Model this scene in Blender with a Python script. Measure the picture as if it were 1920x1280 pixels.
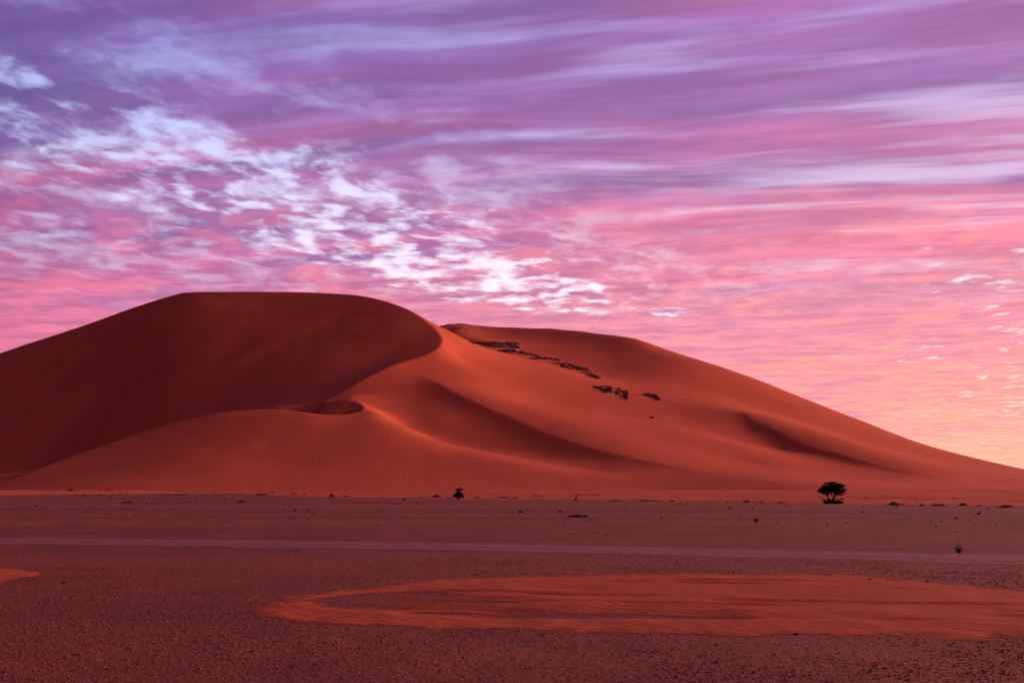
import bpy, bmesh, math, random
import numpy as np
from mathutils import Vector, noise as mnoise

for o in list(bpy.data.objects):
    bpy.data.objects.remove(o)
scene = bpy.context.scene
COL = scene.collection
R = math.radians
random.seed(7)
rng = np.random.default_rng(11)

# ------------------------------------------------------------------ camera
CAM_H = 1.75
LENS = 35.0
FPX = 1920 * LENS / 36.0           # focal length in photograph pixels
HORIZON = 912.0                    # row of the true horizon in the photograph
PITCH = math.atan((HORIZON - 640) / FPX)
cam_d = bpy.data.cameras.new('camera')
cam_d.lens = LENS; cam_d.sensor_width = 36.0
cam_d.clip_start = 0.1; cam_d.clip_end = 20000
cam = bpy.data.objects.new('camera', cam_d); COL.objects.link(cam)
cam.location = (0, 0, CAM_H)
cam.rotation_euler = (math.pi / 2 + PITCH, 0, 0)
scene.camera = cam
scene.render.resolution_x = 1024; scene.render.resolution_y = 682

# ------------------------------------------------------------------ sun, world, exposure
SUN_AZ = 70.5       # degrees to the right of the viewing direction
SUN_EL = 9.3
sun_d = bpy.data.lights.new('sun', 'SUN')
sun_d.energy = 5.0; sun_d.angle = R(24); sun_d.color = (1.0, 0.555, 0.41)
sun = bpy.data.objects.new('sun', sun_d); COL.objects.link(sun)
sdir = Vector((math.sin(R(SUN_AZ)) * math.cos(R(SUN_EL)), math.cos(R(SUN_AZ)) * math.cos(R(SUN_EL)), math.sin(R(SUN_EL))))
sun.rotation_euler = sdir.to_track_quat('Z', 'Y').to_euler()
sun.location = (300, 0, 200)

scene.view_settings.view_transform = 'Standard'
scene.view_settings.look = 'None'
scene.view_settings.exposure = 0.32
scene.view_settings.gamma = 1.0
scene.view_settings.use_curve_mapping = False


def lin(r, g, b):
    return tuple((c / 255 / 12.92) if c <= 10.3 else ((c / 255 + 0.055) / 1.055) ** 2.4 for c in (r, g, b)) + (1.0,)


class NT:
    """small helper that writes node trees as expressions"""
    def __init__(s, tree):
        s.t = tree
    def n(s, typ, **kw):
        nd = s.t.nodes.new(typ)
        for k, v in kw.items():
            setattr(nd, k, v)
        return nd
    def put(s, sock, v):
        if isinstance(v, bpy.types.NodeSocket):
            s.t.links.new(v, sock)
        elif v is not None:
            sock.default_value = v
    def m(s, op, a, b=None, c=None, clamp=False):
        nd = s.n('ShaderNodeMath', operation=op, use_clamp=clamp)
        for i, v in enumerate((a, b, c)):
            if v is not None:
                s.put(nd.inputs[i], v)
        return nd.outputs[0]
    def add(s, a, b): return s.m('ADD', a, b)
    def sub(s, a, b): return s.m('SUBTRACT', a, b)
    def mul(s, a, b): return s.m('MULTIPLY', a, b)
    def div(s, a, b): return s.m('DIVIDE', a, b)
    def mx(s, a, b): return s.m('MAXIMUM', a, b)
    def mn(s, a, b): return s.m('MINIMUM', a, b)
    def rng(s, v, a, b, c=0.0, d=1.0, smooth=True):
        nd = s.n('ShaderNodeMapRange', interpolation_type='SMOOTHSTEP' if smooth else 'LINEAR')
        s.put(nd.inputs[0], v)
        for i, q in enumerate((a, b, c, d)):
            s.put(nd.inputs[i + 1], q)
        return nd.outputs[0]
    def xyz(s, x, y, z=0.0):
        nd = s.n('ShaderNodeCombineXYZ')
        for i, v in enumerate((x, y, z)):
            s.put(nd.inputs[i], v)
        return nd.outputs[0]
    def noise(s, vec, scale, detail=4.0, rough=0.55, dist=0.0, lac=2.0):
        nd = s.n('ShaderNodeTexNoise')
        s.put(nd.inputs['Vector'], vec)
        for k, v in (('Scale', scale), ('Detail', detail), ('Roughness', rough), ('Distortion', dist), ('Lacunarity', lac)):
            s.put(nd.inputs[k], v)
        return nd.outputs[0]
    def mix(s, f, a, b, mode='MIX'):
        nd = s.n('ShaderNodeMix', data_type='RGBA', blend_type=mode)
        s.put(nd.inputs[0], f); s.put(nd.inputs[6], a); s.put(nd.inputs[7], b)
        return nd.outputs[2]
    def ramp(s, f, stops, interp='LINEAR'):
        nd = s.n('ShaderNodeValToRGB')
        cr = nd.color_ramp; cr.interpolation = interp
        while len(cr.elements) < len(stops):
            cr.elements.new(0.5)
        for e, (p, c) in zip(cr.elements, stops):
            e.position = p; e.color = c if len(c) == 4 else tuple(c) + (1.0,)
        s.put(nd.inputs[0], f)
        return nd.outputs[0]


world = bpy.data.worlds.new('World'); scene.world = world
world.use_nodes = True
wt = world.node_tree
wt.nodes.clear()
W = NT(wt)
tc = W.n('ShaderNodeTexCoord')
sep = W.n('ShaderNodeSeparateXYZ'); wt.links.new(tc.outputs['Generated'], sep.inputs[0])
dx, dy, dz = sep.outputs
zc = W.mx(dz, 0.0)
# the cloud sheet is a shell high above the plain: its own coordinates, not the picture's
den = W.add(zc, 0.035)
u = W.div(dx, den); v = W.div(dy, den)
# streak frame: wind direction of the cirrus
SA = R(-77)
p = W.add(W.mul(u, math.sin(SA)), W.mul(v, math.cos(SA)))
q = W.add(W.mul(u, math.cos(SA)), W.mul(v, -math.sin(SA)))
warp = W.noise(W.xyz(W.mul(u, 0.6), W.mul(v, 0.6), 3.1), 1.0, 2.0)
qw = W.add(q, W.mul(W.sub(warp, 0.5), 0.40))
streak = W.noise(W.xyz(W.mul(p, 0.45), W.mul(qw, 3.1), 0.7), 1.0, 4.0, 0.5)
streak2 = W.noise(W.xyz(W.mul(p, 0.75), W.mul(qw, 4.8), 9.3), 1.0, 4.0, 0.55)
streak3 = W.noise(W.xyz(W.mul(p, 0.26), W.mul(qw, 1.9), 21.3), 1.0, 3.0, 0.5)
cells = W.noise(W.xyz(W.add(u, W.mul(warp, 0.5)), W.mul(v, 0.85), 4.4), 7.4, 6.0, 0.58, 0.3)
lumps = W.noise(W.xyz(W.mul(u, 1.0), W.mul(v, 0.8), 14.4), 3.2, 4.0, 0.55, 0.2)
big = W.noise(W.xyz(u, v, 12.0), 0.55, 3.0, 0.5)
fine = W.noise(W.xyz(W.mul(u, 0.7), W.mul(v, 1.15), 31.0), 5.5, 5.0, 0.6)

# sun side factor and elevation
hl = W.m('SQRT', W.add(W.add(W.mul(dx, dx), W.mul(dy, dy)), 1e-6))
sd = W.div(W.add(W.mul(dx, math.sin(R(SUN_AZ))), W.mul(dy, math.cos(R(SUN_AZ)))), hl)
side = W.rng(sd, -0.245, 0.735, smooth=False)
el = W.m('ARCSINE', zc)                        # radians
elw = W.add(el, W.mul(W.sub(big, 0.5), 0.10))
e01 = W.m('DIVIDE', elw, R(34), clamp=True)
E = lambda deg: deg / 34.0
ramp_l = W.ramp(e01, [(E(0), lin(226, 118, 150)), (E(7.5), lin(222, 104, 150)), (E(11), lin(196, 90, 142)), (E(14), lin(152, 86, 148)),
                      (E(17.5), lin(130, 86, 154)), (E(22), lin(106, 82, 154)), (E(27), lin(90, 76, 154)), (E(34), lin(76, 70, 148))])
ramp_r = W.ramp(e01, [(E(0), lin(255, 190, 132)), (E(2), lin(255, 178, 132)), (E(4.5), lin(250, 156, 138)), (E(7.5), lin(238, 142, 150)),
                      (E(12), lin(226, 130, 152)), (E(15.5), lin(202, 118, 158)), (E(20), lin(172, 104, 160)), (E(26), lin(146, 98, 164)), ])
cloud = W.mix(side, ramp_l, ramp_r)
# thicker streaks are dull violet, sunlit ones rose, thin ones let lavender sky through
rose = W.mix(side, lin(178, 88, 146), lin(240, 112, 138))
violet = W.mix(side, lin(96, 80, 148), lin(140, 102, 164))
lav = W.mix(side, lin(158, 152, 220), lin(206, 172, 214))
up = W.rng(el, R(7), R(15))
cloud = W.mix(W.mul(W.rng(streak3, 0.45, 0.64), W.mul(up, 0.62)), cloud, rose)
cloud = W.mix(W.mul(W.rng(streak, 0.54, 0.34), W.mul(up, 0.70)), cloud, violet)
ripple = W.noise(W.xyz(W.mul(p, 1.5), W.mul(qw, 7.0), 17.0), 1.0, 4.0, 0.6)
rl = W.rng(ripple, 0.36, 0.66, 0.86, 1.14)
cloud = W.mix(1.0, cloud, W.xyz(rl, rl, rl), 'MULTIPLY')
# broken altocumulus zone, a belt across the cloud sheet
rp = W.sub(W.mul(u, 0.83), W.mul(v, 0.56))
belt = W.sub(1.0, W.rng(W.m('ABSOLUTE', W.add(W.add(rp, 2.30), W.mul(W.sub(big, 0.5), 0.9))), 0.15, 0.85))
belt = W.mul(belt, W.rng(el, R(6.5), R(11)))
cloud = W.mix(W.mul(W.mul(W.rng(streak2, 0.48, 0.72), W.mul(up, 0.35)), W.sub(1.0, W.mul(belt, 0.5))), cloud, lav)
# mottling by the small cells
cloud = W.mix(W.mul(W.rng(W.mul(W.add(cells, lumps), 0.5), 0.42, 0.60), W.add(0.25, W.mul(belt, 0.45))), cloud, W.mix(0.5, cloud, violet))
low = W.rng(el, R(13), R(7))
cloud = W.mix(W.mul(W.mul(W.rng(fine, 0.46, 0.64), low), 0.5), cloud, W.mix(side, lin(168, 88, 148), lin(214, 120, 150)))
cloud = W.mix(W.mul(W.mul(W.rng(fine, 0.48, 0.36), low), 0.5), cloud, W.mix(side, lin(240, 110, 140), lin(255, 170, 130)))
cloud = W.mix(W.mul(W.mul(W.rng(lumps, 0.50, 0.66), W.rng(el, R(20), R(11))), 0.5), cloud, W.mix(side, lin(238, 108, 146), lin(255, 150, 140)))
cloud = W.mix(W.mul(W.mul(W.rng(lumps, 0.46, 0.32), W.rng(el, R(20), R(11))), 0.5), cloud, W.mix(side, lin(140, 84, 146), lin(206, 124, 158)))
# clear sky in the gaps
sky = W.n('ShaderNodeTexSky', sky_type='NISHITA')
sky.sun_disc = False
sky.sun_elevation = R(1.5); sky.sun_rotation = R(SUN_AZ)
sky.air_density = 1.2; sky.dust_density = 1.5; sky.ozone_density = 2.0
skyc = W.mix(1.0, sky.outputs[0], (0.10, 0.10, 0.10, 1), 'MULTIPLY')
clear_l = W.ramp(e01, [(E(0), lin(255, 214, 206)), (E(8), lin(238, 224, 244)), (E(13), lin(216, 218, 246)), (E(19), lin(178, 192, 246)), (E(27), lin(140, 158, 238)), (E(34), lin(116, 140, 230))])
clear_r = W.ramp(e01, [(E(0), lin(255, 226, 170)), (E(6), lin(255, 244, 226)), (E(12), lin(255, 236, 246)), (E(20), lin(214, 200, 240)), (E(27), lin(176, 168, 234)), (E(34), lin(150, 158, 230))])
clear = W.mix(0.12, W.mix(side, clear_l, clear_r), skyc, 'ADD')
# second, small gap field low towards the sun
belt2 = W.mul(W.rng(side, 0.72, 1.0), W.rng(el, R(17), R(10)))
zs = W.mul(W.rng(rp, -2.0, -0.9), W.rng(el, R(9), R(17), 0.35, 1.0))
thinn = W.add(W.mul(W.add(W.mul(cells, 0.6), W.mul(lumps, 0.4)), W.sub(1.0, zs)), W.mul(W.sub(1.0, streak2), zs))
thin = W.mul(W.rng(thinn, 0.34, W.sub(0.56, W.mul(zs, 0.03)), 1.0, 0.0), W.mul(W.rng(el, R(8), R(14)), W.sub(0.50, W.mul(zs, 0.10))))
cloud = W.mix(thin, cloud, clear)
blob = W.noise(W.xyz(W.add(u, W.mul(warp, 0.5)), W.mul(v, 0.9), 44.4), 8.6, 2.5, 0.45, 0.3)
gapn = W.add(W.mul(cells, 0.42), W.add(W.mul(blob, 0.38), W.mul(lumps, 0.20)))
thr = W.add(W.add(0.20, W.mul(belt, W.rng(el, R(12), R(20), 0.295, 0.262))), W.mul(belt2, 0.215))
gap = W.rng(gapn, W.sub(thr, 0.08), W.add(thr, 0.06), 1.0, 0.0)
gap = W.mul(gap, W.rng(el, R(1), R(5)))
skycol = W.mix(W.mul(gap, 0.88), cloud, clear)
# the side turned away from the afterglow and the zenith are darker
dim = W.mul(W.rng(sd, -0.72, 0.02, 0.17, 1.0), W.rng(el, R(27), R(52), 1.0, 0.34))
skycol = W.mix(1.0, skycol, W.xyz(dim, dim, dim), 'MULTIPLY')
hs = W.n('ShaderNodeHueSaturation'); hs.inputs['Saturation'].default_value = 0.94; W.put(hs.inputs['Color'], skycol); skycol = hs.outputs[0]
# below the horizon the world repeats the plain's dull red-brown
below = W.rng(dz, -0.02, 0.0)
skycol = W.mix(below, (0.10, 0.02, 0.02, 1), skycol)
bg = W.n('ShaderNodeBackground'); wt.links.new(skycol, bg.inputs[0]); bg.inputs[1].default_value = 1.0
wo = W.n('ShaderNodeOutputWorld'); wt.links.new(bg.outputs[0], wo.inputs[0])

# ------------------------------------------------------------------ helpers
def ray(px, py):
    """direction through a photograph pixel, in world axes"""
    cx = (px - 960) / FPX; cy = (640 - py) / FPX
    c, s = math.cos(PITCH), math.sin(PITCH)
    return np.array([cx, c - s * cy, s + c * cy])

def at(px, py, D):
    """world point seen in that pixel at plan distance D"""
    d = ray(px, py)
    return np.array([0, 0, CAM_H]) + d * (D / d[1])

def onground(px, py, z=0.0):
    d = ray(px, py)
    t = (z - CAM_H) / d[2]
    return np.array([0, 0, CAM_H]) + d * t

def hash2(ix, iy, seed):
    h = (ix.astype(np.int64) * 374761393 + iy.astype(np.int64) * 668265263 + seed * 974711) & 0xFFFFFFFF
    h = ((h ^ (h >> 13)) * 1274126177) & 0xFFFFFFFF
    return ((h ^ (h >> 16)) & 0xFFFF) / 65535.0

def vnoise(x, y, seed=0):
    ix = np.floor(x); iy = np.floor(y)
    fx = x - ix; fy = y - iy
    fx = fx * fx * fx * (fx * (fx * 6 - 15) + 10); fy = fy * fy * fy * (fy * (fy * 6 - 15) + 10)
    a = hash2(ix, iy, seed); b = hash2(ix + 1, iy, seed); c = hash2(ix, iy + 1, seed); d = hash2(ix + 1, iy + 1, seed)
    return (a + (b - a) * fx) * (1 - fy) + (c + (d - c) * fx) * fy - 0.5

def fbm(x, y, octv=4, seed=0, gain=0.5):
    s = 0; amp = 1
    for i in range(octv):
        s = s + amp * vnoise(x, y, seed + i); x = x * 2.03 + 7.1; y = y * 2.03 + 3.7; amp *= gain
    return s

def sstep(a, b, x):
    t = np.clip((x - a) / (b - a), 0, 1)
    return t * t * (3 - 2 * t)

def mesh_obj(name, verts, faces, mat, parent=None, smooth=False):
    me = bpy.data.meshes.new(name)
    me.from_pydata([tuple(map(float, q_)) for q_ in verts], [], [tuple(map(int, f)) for f in faces])
    me.materials.append(mat)
    if smooth:
        me.polygons.foreach_set('use_smooth', [True] * len(me.polygons))
    me.update()
    o = bpy.data.objects.new(name, me); COL.objects.link(o)
    o.parent = parent
    return o

def big_mesh(name, V, F, mat, smooth=True):
    """V n×3, F m×k numpy arrays"""
    me = bpy.data.meshes.new(name)
    n, k = F.shape
    me.vertices.add(len(V)); me.vertices.foreach_set('co', np.asarray(V, np.float32).ravel())
    me.loops.add(n * k); me.loops.foreach_set('vertex_index', F.astype(np.int32).ravel())
    me.polygons.add(n); me.polygons.foreach_set('loop_start', np.arange(0, n * k, k, dtype=np.int32))
    me.polygons.foreach_set('use_smooth', np.full(n, smooth))
    me.update(calc_edges=True); me.validate()
    me.materials.append(mat)
    o = bpy.data.objects.new(name, me); COL.objects.link(o)
    return o

def grid_faces(ny, nx):
    i = np.arange(ny - 1)[:, None] * nx + np.arange(nx - 1)[None, :]
    return np.stack([i, i + 1, i + nx + 1, i + nx], -1).reshape(-1, 4)

def tag(o, label=None, cat=None, group=None, kind=None):
    if label: o['label'] = label
    if cat: o['category'] = cat
    if group: o['group'] = group
    if kind: o['kind'] = kind
    return o

def empty(name, loc, rz=0.0):
    o = bpy.data.objects.new(name, None); COL.objects.link(o)
    o.location = loc; o.rotation_euler = (0, 0, rz); o.empty_display_size = 0.2
    return o

# ------------------------------------------------------------------ materials
def new_mat(name):
    m = bpy.data.materials.new(name); m.use_nodes = True
    t = m.node_tree; t.nodes.clear()
    N = NT(t)
    bs = N.n('ShaderNodeBsdfPrincipled'); out = N.n('ShaderNodeOutputMaterial')
    t.links.new(bs.outputs[0], out.inputs[0])
    bs.inputs['Roughness'].default_value = 0.9
    bs.inputs['Specular IOR Level'].default_value = 0.15
    co = N.n('ShaderNodeTexCoord').outputs['Object']
    return m, N, bs, co

def bump(N, bs, h, dist, strength=1.0):
    b = N.n('ShaderNodeBump'); b.inputs['Distance'].default_value = dist; b.inputs['Strength'].default_value = strength
    N.put(b.inputs['Height'], h); N.put(bs.inputs['Normal'], b.outputs[0])

SAND = (0.56, 0.115, 0.042, 1)
def sand_mat(name, dune):
    k0 = 1.0 if dune else 0.80
    m, N, bs, co = new_mat(name)
    sx = N.n('ShaderNodeSeparateXYZ'); N.t.links.new(co, sx.inputs[0])
    a = N.noise(co, 0.02 if dune else 0.5, 4.0, 0.6)
    f = N.noise(co, 1.3 if dune else 60.0, 3.0, 0.6)
    c = N.mix(N.rng(a, 0.3, 0.7), (0.53 * k0, 0.104 * k0, 0.048 * k0, 1), (0.60 * k0, 0.124 * k0, 0.056 * k0, 1))
    c = N.mix(N.mul(N.rng(f, 0.4, 0.75), 0.34), c, (0.40, 0.070, 0.040, 1))
    N.put(bs.inputs['Base Color'], c)
    bs.inputs['Specular IOR Level'].default_value = 0.05
    if dune:
        bump(N, bs, N.noise(co, 0.9, 4.0, 0.6), 0.25, 0.6)
    else:
        at_ = N.n('ShaderNodeAttribute', attribute_name='cover').outputs['Fac']
        sp = N.add(N.mul(N.noise(co, 34.0, 3.0, 0.7), 0.7), N.mul(N.noise(co, 5.0, 3.0, 0.6), 0.3))
        N.put(bs.inputs['Alpha'], N.rng(N.add(at_, N.mul(N.sub(sp, 0.5), 1.3)), 0.12, 0.92))
        w = N.n('ShaderNodeTexWave', wave_type='BANDS', bands_direction='DIAGONAL')
        N.put(w.inputs['Vector'], co); w.inputs['Scale'].default_value = 2.6; w.inputs['Distortion'].default_value = 5.0
        w.inputs['Detail'].default_value = 2.0; w.inputs['Detail Scale'].default_value = 1.2
        h = N.add(N.mul(w.outputs[1], 0.5), N.mul(f, 0.5))
        bump(N, bs, h, 0.007, 0.8)
    return m
M_DUNE = sand_mat('dune_sand', True)
M_SAND = sand_mat('drift_sand', False)

def ground_mat():
    m, N, bs, co = new_mat('gravel_plain')
    sx = N.n('ShaderNodeSeparateXYZ'); N.t.links.new(co, sx.inputs[0])
    X, Y = sx.outputs[0], sx.outputs[1]
    # wind-sorted bands of gravel and sand run across the plain
    lb = N.noise(N.xyz(N.mul(X, 0.012), N.add(N.mul(Y, 0.075), N.mul(X, 0.006)), 0.0), 1.0, 4.0, 0.6)
    pb = N.noise(co, 0.35, 4.0, 0.6)
    gr = N.noise(co, 26.0, 4.0, 0.65)
    gr2 = N.noise(co, 9.0, 3.0, 0.6)
    c = N.mix(N.rng(lb, 0.35, 0.68), (0.160, 0.038, 0.032, 1), (0.265, 0.062, 0.043, 1))
    c = N.mix(N.mul(N.rng(pb, 0.42, 0.68), 0.6), c, (0.30, 0.066, 0.041, 1))
    c = N.mix(N.mul(N.rng(gr, 0.50, 0.36), 0.7), c, (0.075, 0.022, 0.024, 1))
    c = N.mix(N.mul(N.rng(gr2, 0.58, 0.72), 0.5), c, (0.29, 0.070, 0.050, 1))
    N.put(bs.inputs['Base Color'], c)
    bump(N, bs, N.add(gr, N.mul(gr2, 1.5)), 0.03, 1.0)
    return m
M_GROUND = ground_mat()

def simple_mat(name, c1, c2, scale, b=0.0, bs_scale=None):
    m, N, bs, co = new_mat(name)
    f = N.noise(co, scale, 4.0, 0.6)
    N.put(bs.inputs['Base Color'], N.mix(N.rng(f, 0.35, 0.65), c1 + (1,), c2 + (1,)))
    if b:
        bump(N, bs, N.noise(co, bs_scale or scale, 4.0, 0.6), b)
    return m
M_PEBBLE = simple_mat('pebble', (0.12, 0.034, 0.032), (0.25, 0.064, 0.052), 9.0)
M_STONE = simple_mat('dark_stone', (0.030, 0.014, 0.014), (0.065, 0.028, 0.026), 6.0, 0.02)
M_ROCK = simple_mat('outcrop_rock', (0.040, 0.014, 0.015), (0.14, 0.045, 0.045), 0.35, 0.3, 0.9)
M_SHALE = simple_mat('pale_shale', (0.26, 0.13, 0.14), (0.40, 0.22, 0.24), 0.2, 0.2, 0.6)
M_HUM = simple_mat('hummock_soil', (0.050, 0.018, 0.018), (0.16, 0.045, 0.038), 1.5, 0.06)
M_BARK = simple_mat('bark', (0.030, 0.018, 0.014), (0.055, 0.032, 0.024), 8.0, 0.01)
M_LEAF = simple_mat('acacia_leaf', (0.014, 0.018, 0.010), (0.034, 0.036, 0.018), 3.0)
M_TWIG = simple_mat('dry_twig', (0.055, 0.028, 0.024), (0.10, 0.05, 0.042), 6.0)

# ------------------------------------------------------------------ the dune: a height field in metres
def catmull(P, step):
    P = np.asarray(P, float)
    out = []
    for i in range(len(P) - 1):
        p0 = P[max(i - 1, 0)]; p1 = P[i]; p2 = P[i + 1]; p3 = P[min(i + 2, len(P) - 1)]
        n = max(2, int(np.linalg.norm((p2 - p1)[:2]) / step))
        for k in range(n):
            t = k / n
            out.append(0.5 * ((2 * p1) + (-p0 + p2) * t + (2 * p0 - 5 * p1 + 4 * p2 - p3) * t * t + (-p0 + 3 * p1 - 3 * p2 + p3) * t ** 3))
    out.append(P[-1])
    return np.array(out)

# the sinuous brink: over the top of the great dune, round its nose, down to the notch, round the hollow, along the front ridge
BR = [(-760, 897, 670), (-600, 850, 680), (-400, 790, 688), (-150, 712, 690), (0, 662, 688), (150, 612, 680), (270, 570, 668), (335, 550.5, 660), (352, 548, 658), (400, 547, 657), (500, 547, 655),
      (580, 548, 652), (660, 552, 640), (720, 564, 625), (770, 583, 605), (805, 606, 583), (826, 629, 560), (828, 644, 545), (815, 657, 532),
      (785, 670, 520), (740, 683, 505), (690, 705, 486), (645, 732, 466), (615, 747, 450), (604, 755, 439), (620, 752.5, 431), (645, 749, 428), (668, 752, 425), (681, 762, 417),
      (672, 772, 408), (645, 777, 402), (600, 776, 398), (545, 770, 399), (480, 768, 400), (410, 774, 396), (330, 791, 389), (250, 815, 380), (160, 846, 366), (90, 872, 352), (30, 895, 338), (-40, 912, 330), (-140, 918, 330)]
brink = catmull([at(*b) for b in BR], 3.0)
bsub = catmull([at(*b) for b in BR], 9.0)
poly = np.vstack([brink, [[-420, 332, 0], [-680, 360, 0], [-680, 600, 0]]])

def tps_fit(P, smooth=1e-4):
    xy = P[:, :2] / 100.0; z = P[:, 2]
    n = len(P)
    d2 = ((xy[:, None] - xy[None]) ** 2).sum(-1)
    K = 0.5 * d2 * np.log(d2 + 1e-9) + smooth * np.eye(n)
    A = np.zeros((n + 3, n + 3)); A[:n, :n] = K
    A[:n, n] = 1; A[:n, n + 1:] = xy; A[n, :n] = 1; A[n + 1:, :n] = xy.T
    return xy, np.linalg.solve(A, np.concatenate([z, np.zeros(3)]))

def tps_eval(fit, x, y):
    c, w = fit
    x = (np.asarray(x, float) / 100.0).ravel(); y = (np.asarray(y, float) / 100.0).ravel()
    out = np.empty_like(x)
    n = len(c)
    for s in range(0, len(x), 20000):
        a = x[s:s + 20000]; b = y[s:s + 20000]
        d2 = (a[:, None] - c[None, :, 0]) ** 2 + (b[:, None] - c[None, :, 1]) ** 2
        out[s:s + 20000] = (0.5 * d2 * np.log(d2 + 1e-9)) @ w[:n] + w[n] + w[n + 1] * a + w[n + 2] * b
    return out

# slip-face side: the great bowl and the small hollow
inner = [at(*b) for b in [
    (335, 800, 495), (200, 842, 510), (60, 880, 520), (-60, 897, 380), (-250, 905, 390), (-500, 908, 410),
    (480, 745, 500), (480, 700, 531), (480, 640, 577), (480, 590, 618),
    (600, 720, 500), (600, 668, 540), (600, 610, 592), (700, 676, 528), (700, 625, 568), (770, 640, 552), (770, 612, 577), (560, 757, 462), (520, 772, 442), (590, 757, 448)]]
inner += [np.array(b, float) for b in [(-95, 415, 21), (-130, 410, 15), (-180, 395, 6), (-240, 385, 1), (-320, 380, -1), (-420, 385, -2), (-75, 418, 25.5), (-83, 432, 26.5), (-150, 440, 20), (-200, 430, 9), (-200, 460, 11), (-260, 450, 4), (-330, 470, 2), (-430, 500, 1), (-560, 540, 0), (-620, 600, 0), (-640, 450, -2), (-165, 470, 21), (-71, 407, 28.5), (-79, 408, 27.5), (-66, 409, 29.5)]]
for cr, bt in [((-400, 790, 688), (-400, 906, 590)), ((-150, 712, 690), (-150, 902, 530)), ((60, 642, 685), (60, 880, 520)), ((200, 595, 675), (200, 842, 510)), ((335, 550.5, 660), (335, 800, 495))]:
    c_, b_ = at(*cr), at(*bt)
    for f in (0.3, 0.6, 0.85):
        w_ = b_ + (c_ - b_) * f; w_[2] -= 2.0 * 4 * f * (1 - f); inner.append(w_)
FIT_L = tps_fit(np.vstack([bsub, np.array(inner)]))

# outer side: back slopes, lit windward slope, second dune, front dune
outer = [at(*b) for b in [
    # second dune's crest and face
    (700, 618, 800), (820, 614, 805), (840, 612, 805), (862, 610.5, 805), (900, 610.5, 805), (960, 613, 800), (1030, 615, 790), (1090, 620.5, 775), (1140, 628, 757), (1190, 635, 745), (1250, 655, 730), (1340, 683, 715),
    (1430, 715, 700), (1520, 752, 685), (1620, 790, 665), (1720, 828, 645), (1820, 856, 625), (1920, 878, 605), (2050, 900, 590),
    (820, 621, 775), (840, 618, 775), (862, 616, 772),
    (1180, 682, 670), (1270, 702, 650), (1380, 745, 620), (1500, 793, 570), (1600, 828, 540), (1700, 853, 515), (1820, 876, 490),
    # shoulder of the lit slope and the trough behind it
    (845, 622, 585), (880, 641, 592), (930, 660, 600), (985, 676, 604), (1040, 690, 600), (1100, 708, 592), (1170, 732, 570), (1240, 752, 552),
    (905, 652, 640), (960, 668, 640), (1020, 684, 636), (1085, 700, 625),
    # lit slope
    (860, 668, 545), (900, 700, 525), (950, 730, 508), (1010, 752, 500), (1100, 775, 480), (1200, 800, 462), (1300, 812, 460), (1400, 838, 440),
    # rounded rib running down to the right
    (780, 692, 506), (830, 722, 479), (900, 757, 453), (980, 792, 432), (1060, 824, 410), (1150, 850, 388), (1250, 871, 368), (1350, 889, 345), (1460, 903, 322),
    # its shaded flank and the valley
    (735, 714, 483), (770, 744, 460), (820, 777, 436), (890, 807, 422), (960, 830, 408), (1040, 851, 391), (1130, 867, 373), (1230, 883, 353),
    (660, 740, 452), (700, 762, 437), (760, 797, 420), (830, 826, 405), (920, 845, 392), (1010, 862, 376), (1120, 880, 360),
    # front dune
    (700, 772, 409), (760, 803, 396), (830, 830, 382), (920, 852, 366), (1020, 875, 350), (1130, 894, 335),
    (640, 800, 386), (560, 800, 383), (470, 800, 381), (380, 815, 374), (280, 838, 364), (180, 866, 350),
    (720, 838, 362), (600, 840, 358), (470, 842, 354), (340, 856, 345), (220, 878, 336), (110, 900, 325),
    (820, 870, 345), (660, 878, 335), (480, 882, 328), (320, 890, 322), (200, 902, 315),
    (900, 900, 322), (700, 908, 308), (480, 910, 303), (300, 914, 298), (1050, 908, 318), (1200, 908, 322),
    # the right-hand lower rib with its shaded lee
    (1400, 776, 528), (1440, 800, 500), (1490, 826, 472), (1570, 850, 449), (1660, 873, 428), (1750, 892, 408),
    (1412, 802, 504), (1470, 838, 466), (1550, 862, 438), (1650, 882, 418), (1400, 866, 410), (1500, 884, 395), (1600, 898, 380), (1720, 906, 370), (1850, 907, 400), (1950, 910, 420),
]]
# back slopes of the great dune, hidden from here
for b in BR[:15]:
    w_ = at(*b)
    outer += [w_ + np.array([0, 70, -0.22 * w_[2]]), w_ + np.array([-20, 170, -0.62 * w_[2]]), w_ + np.array([-30, 270, -w_[2] - 3])]
outer = [o for o in outer if not (o[0] > -75 and o[1] > 740 and o[2] < 60)]
outer += [np.array(b, float) for b in [
    (-60, 900, 100), (40, 890, 95), (120, 850, 70), (220, 800, 40), (320, 760, 12), (-60, 1000, 40), (60, 990, 30), (180, 960, 10), (300, 900, -2), (420, 800, -3), (-200, 960, 0), (-60, 1090, -3), (150, 1080, -3),
    (-250, 320, -1), (-150, 300, -1), (-80, 282, -1), (0, 282, -1), (80, 292, -1), (150, 305, -1), (220, 330, -1), (320, 380, -1.5), (420, 480, -3), (440, 620, -3),
    (-350, 310, -2), (-450, 330, -2), (-720, 500, -2), (-720, 720, -3), (-640, 860, -3), (-450, 980, -3), (-660, 660, 0), (-300, 260, -2), (0, 235, -2.5), (200, 250, -2.5), (350, 300, -3), (-300, 200, -2.5), (300, 200, -3)]]
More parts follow.
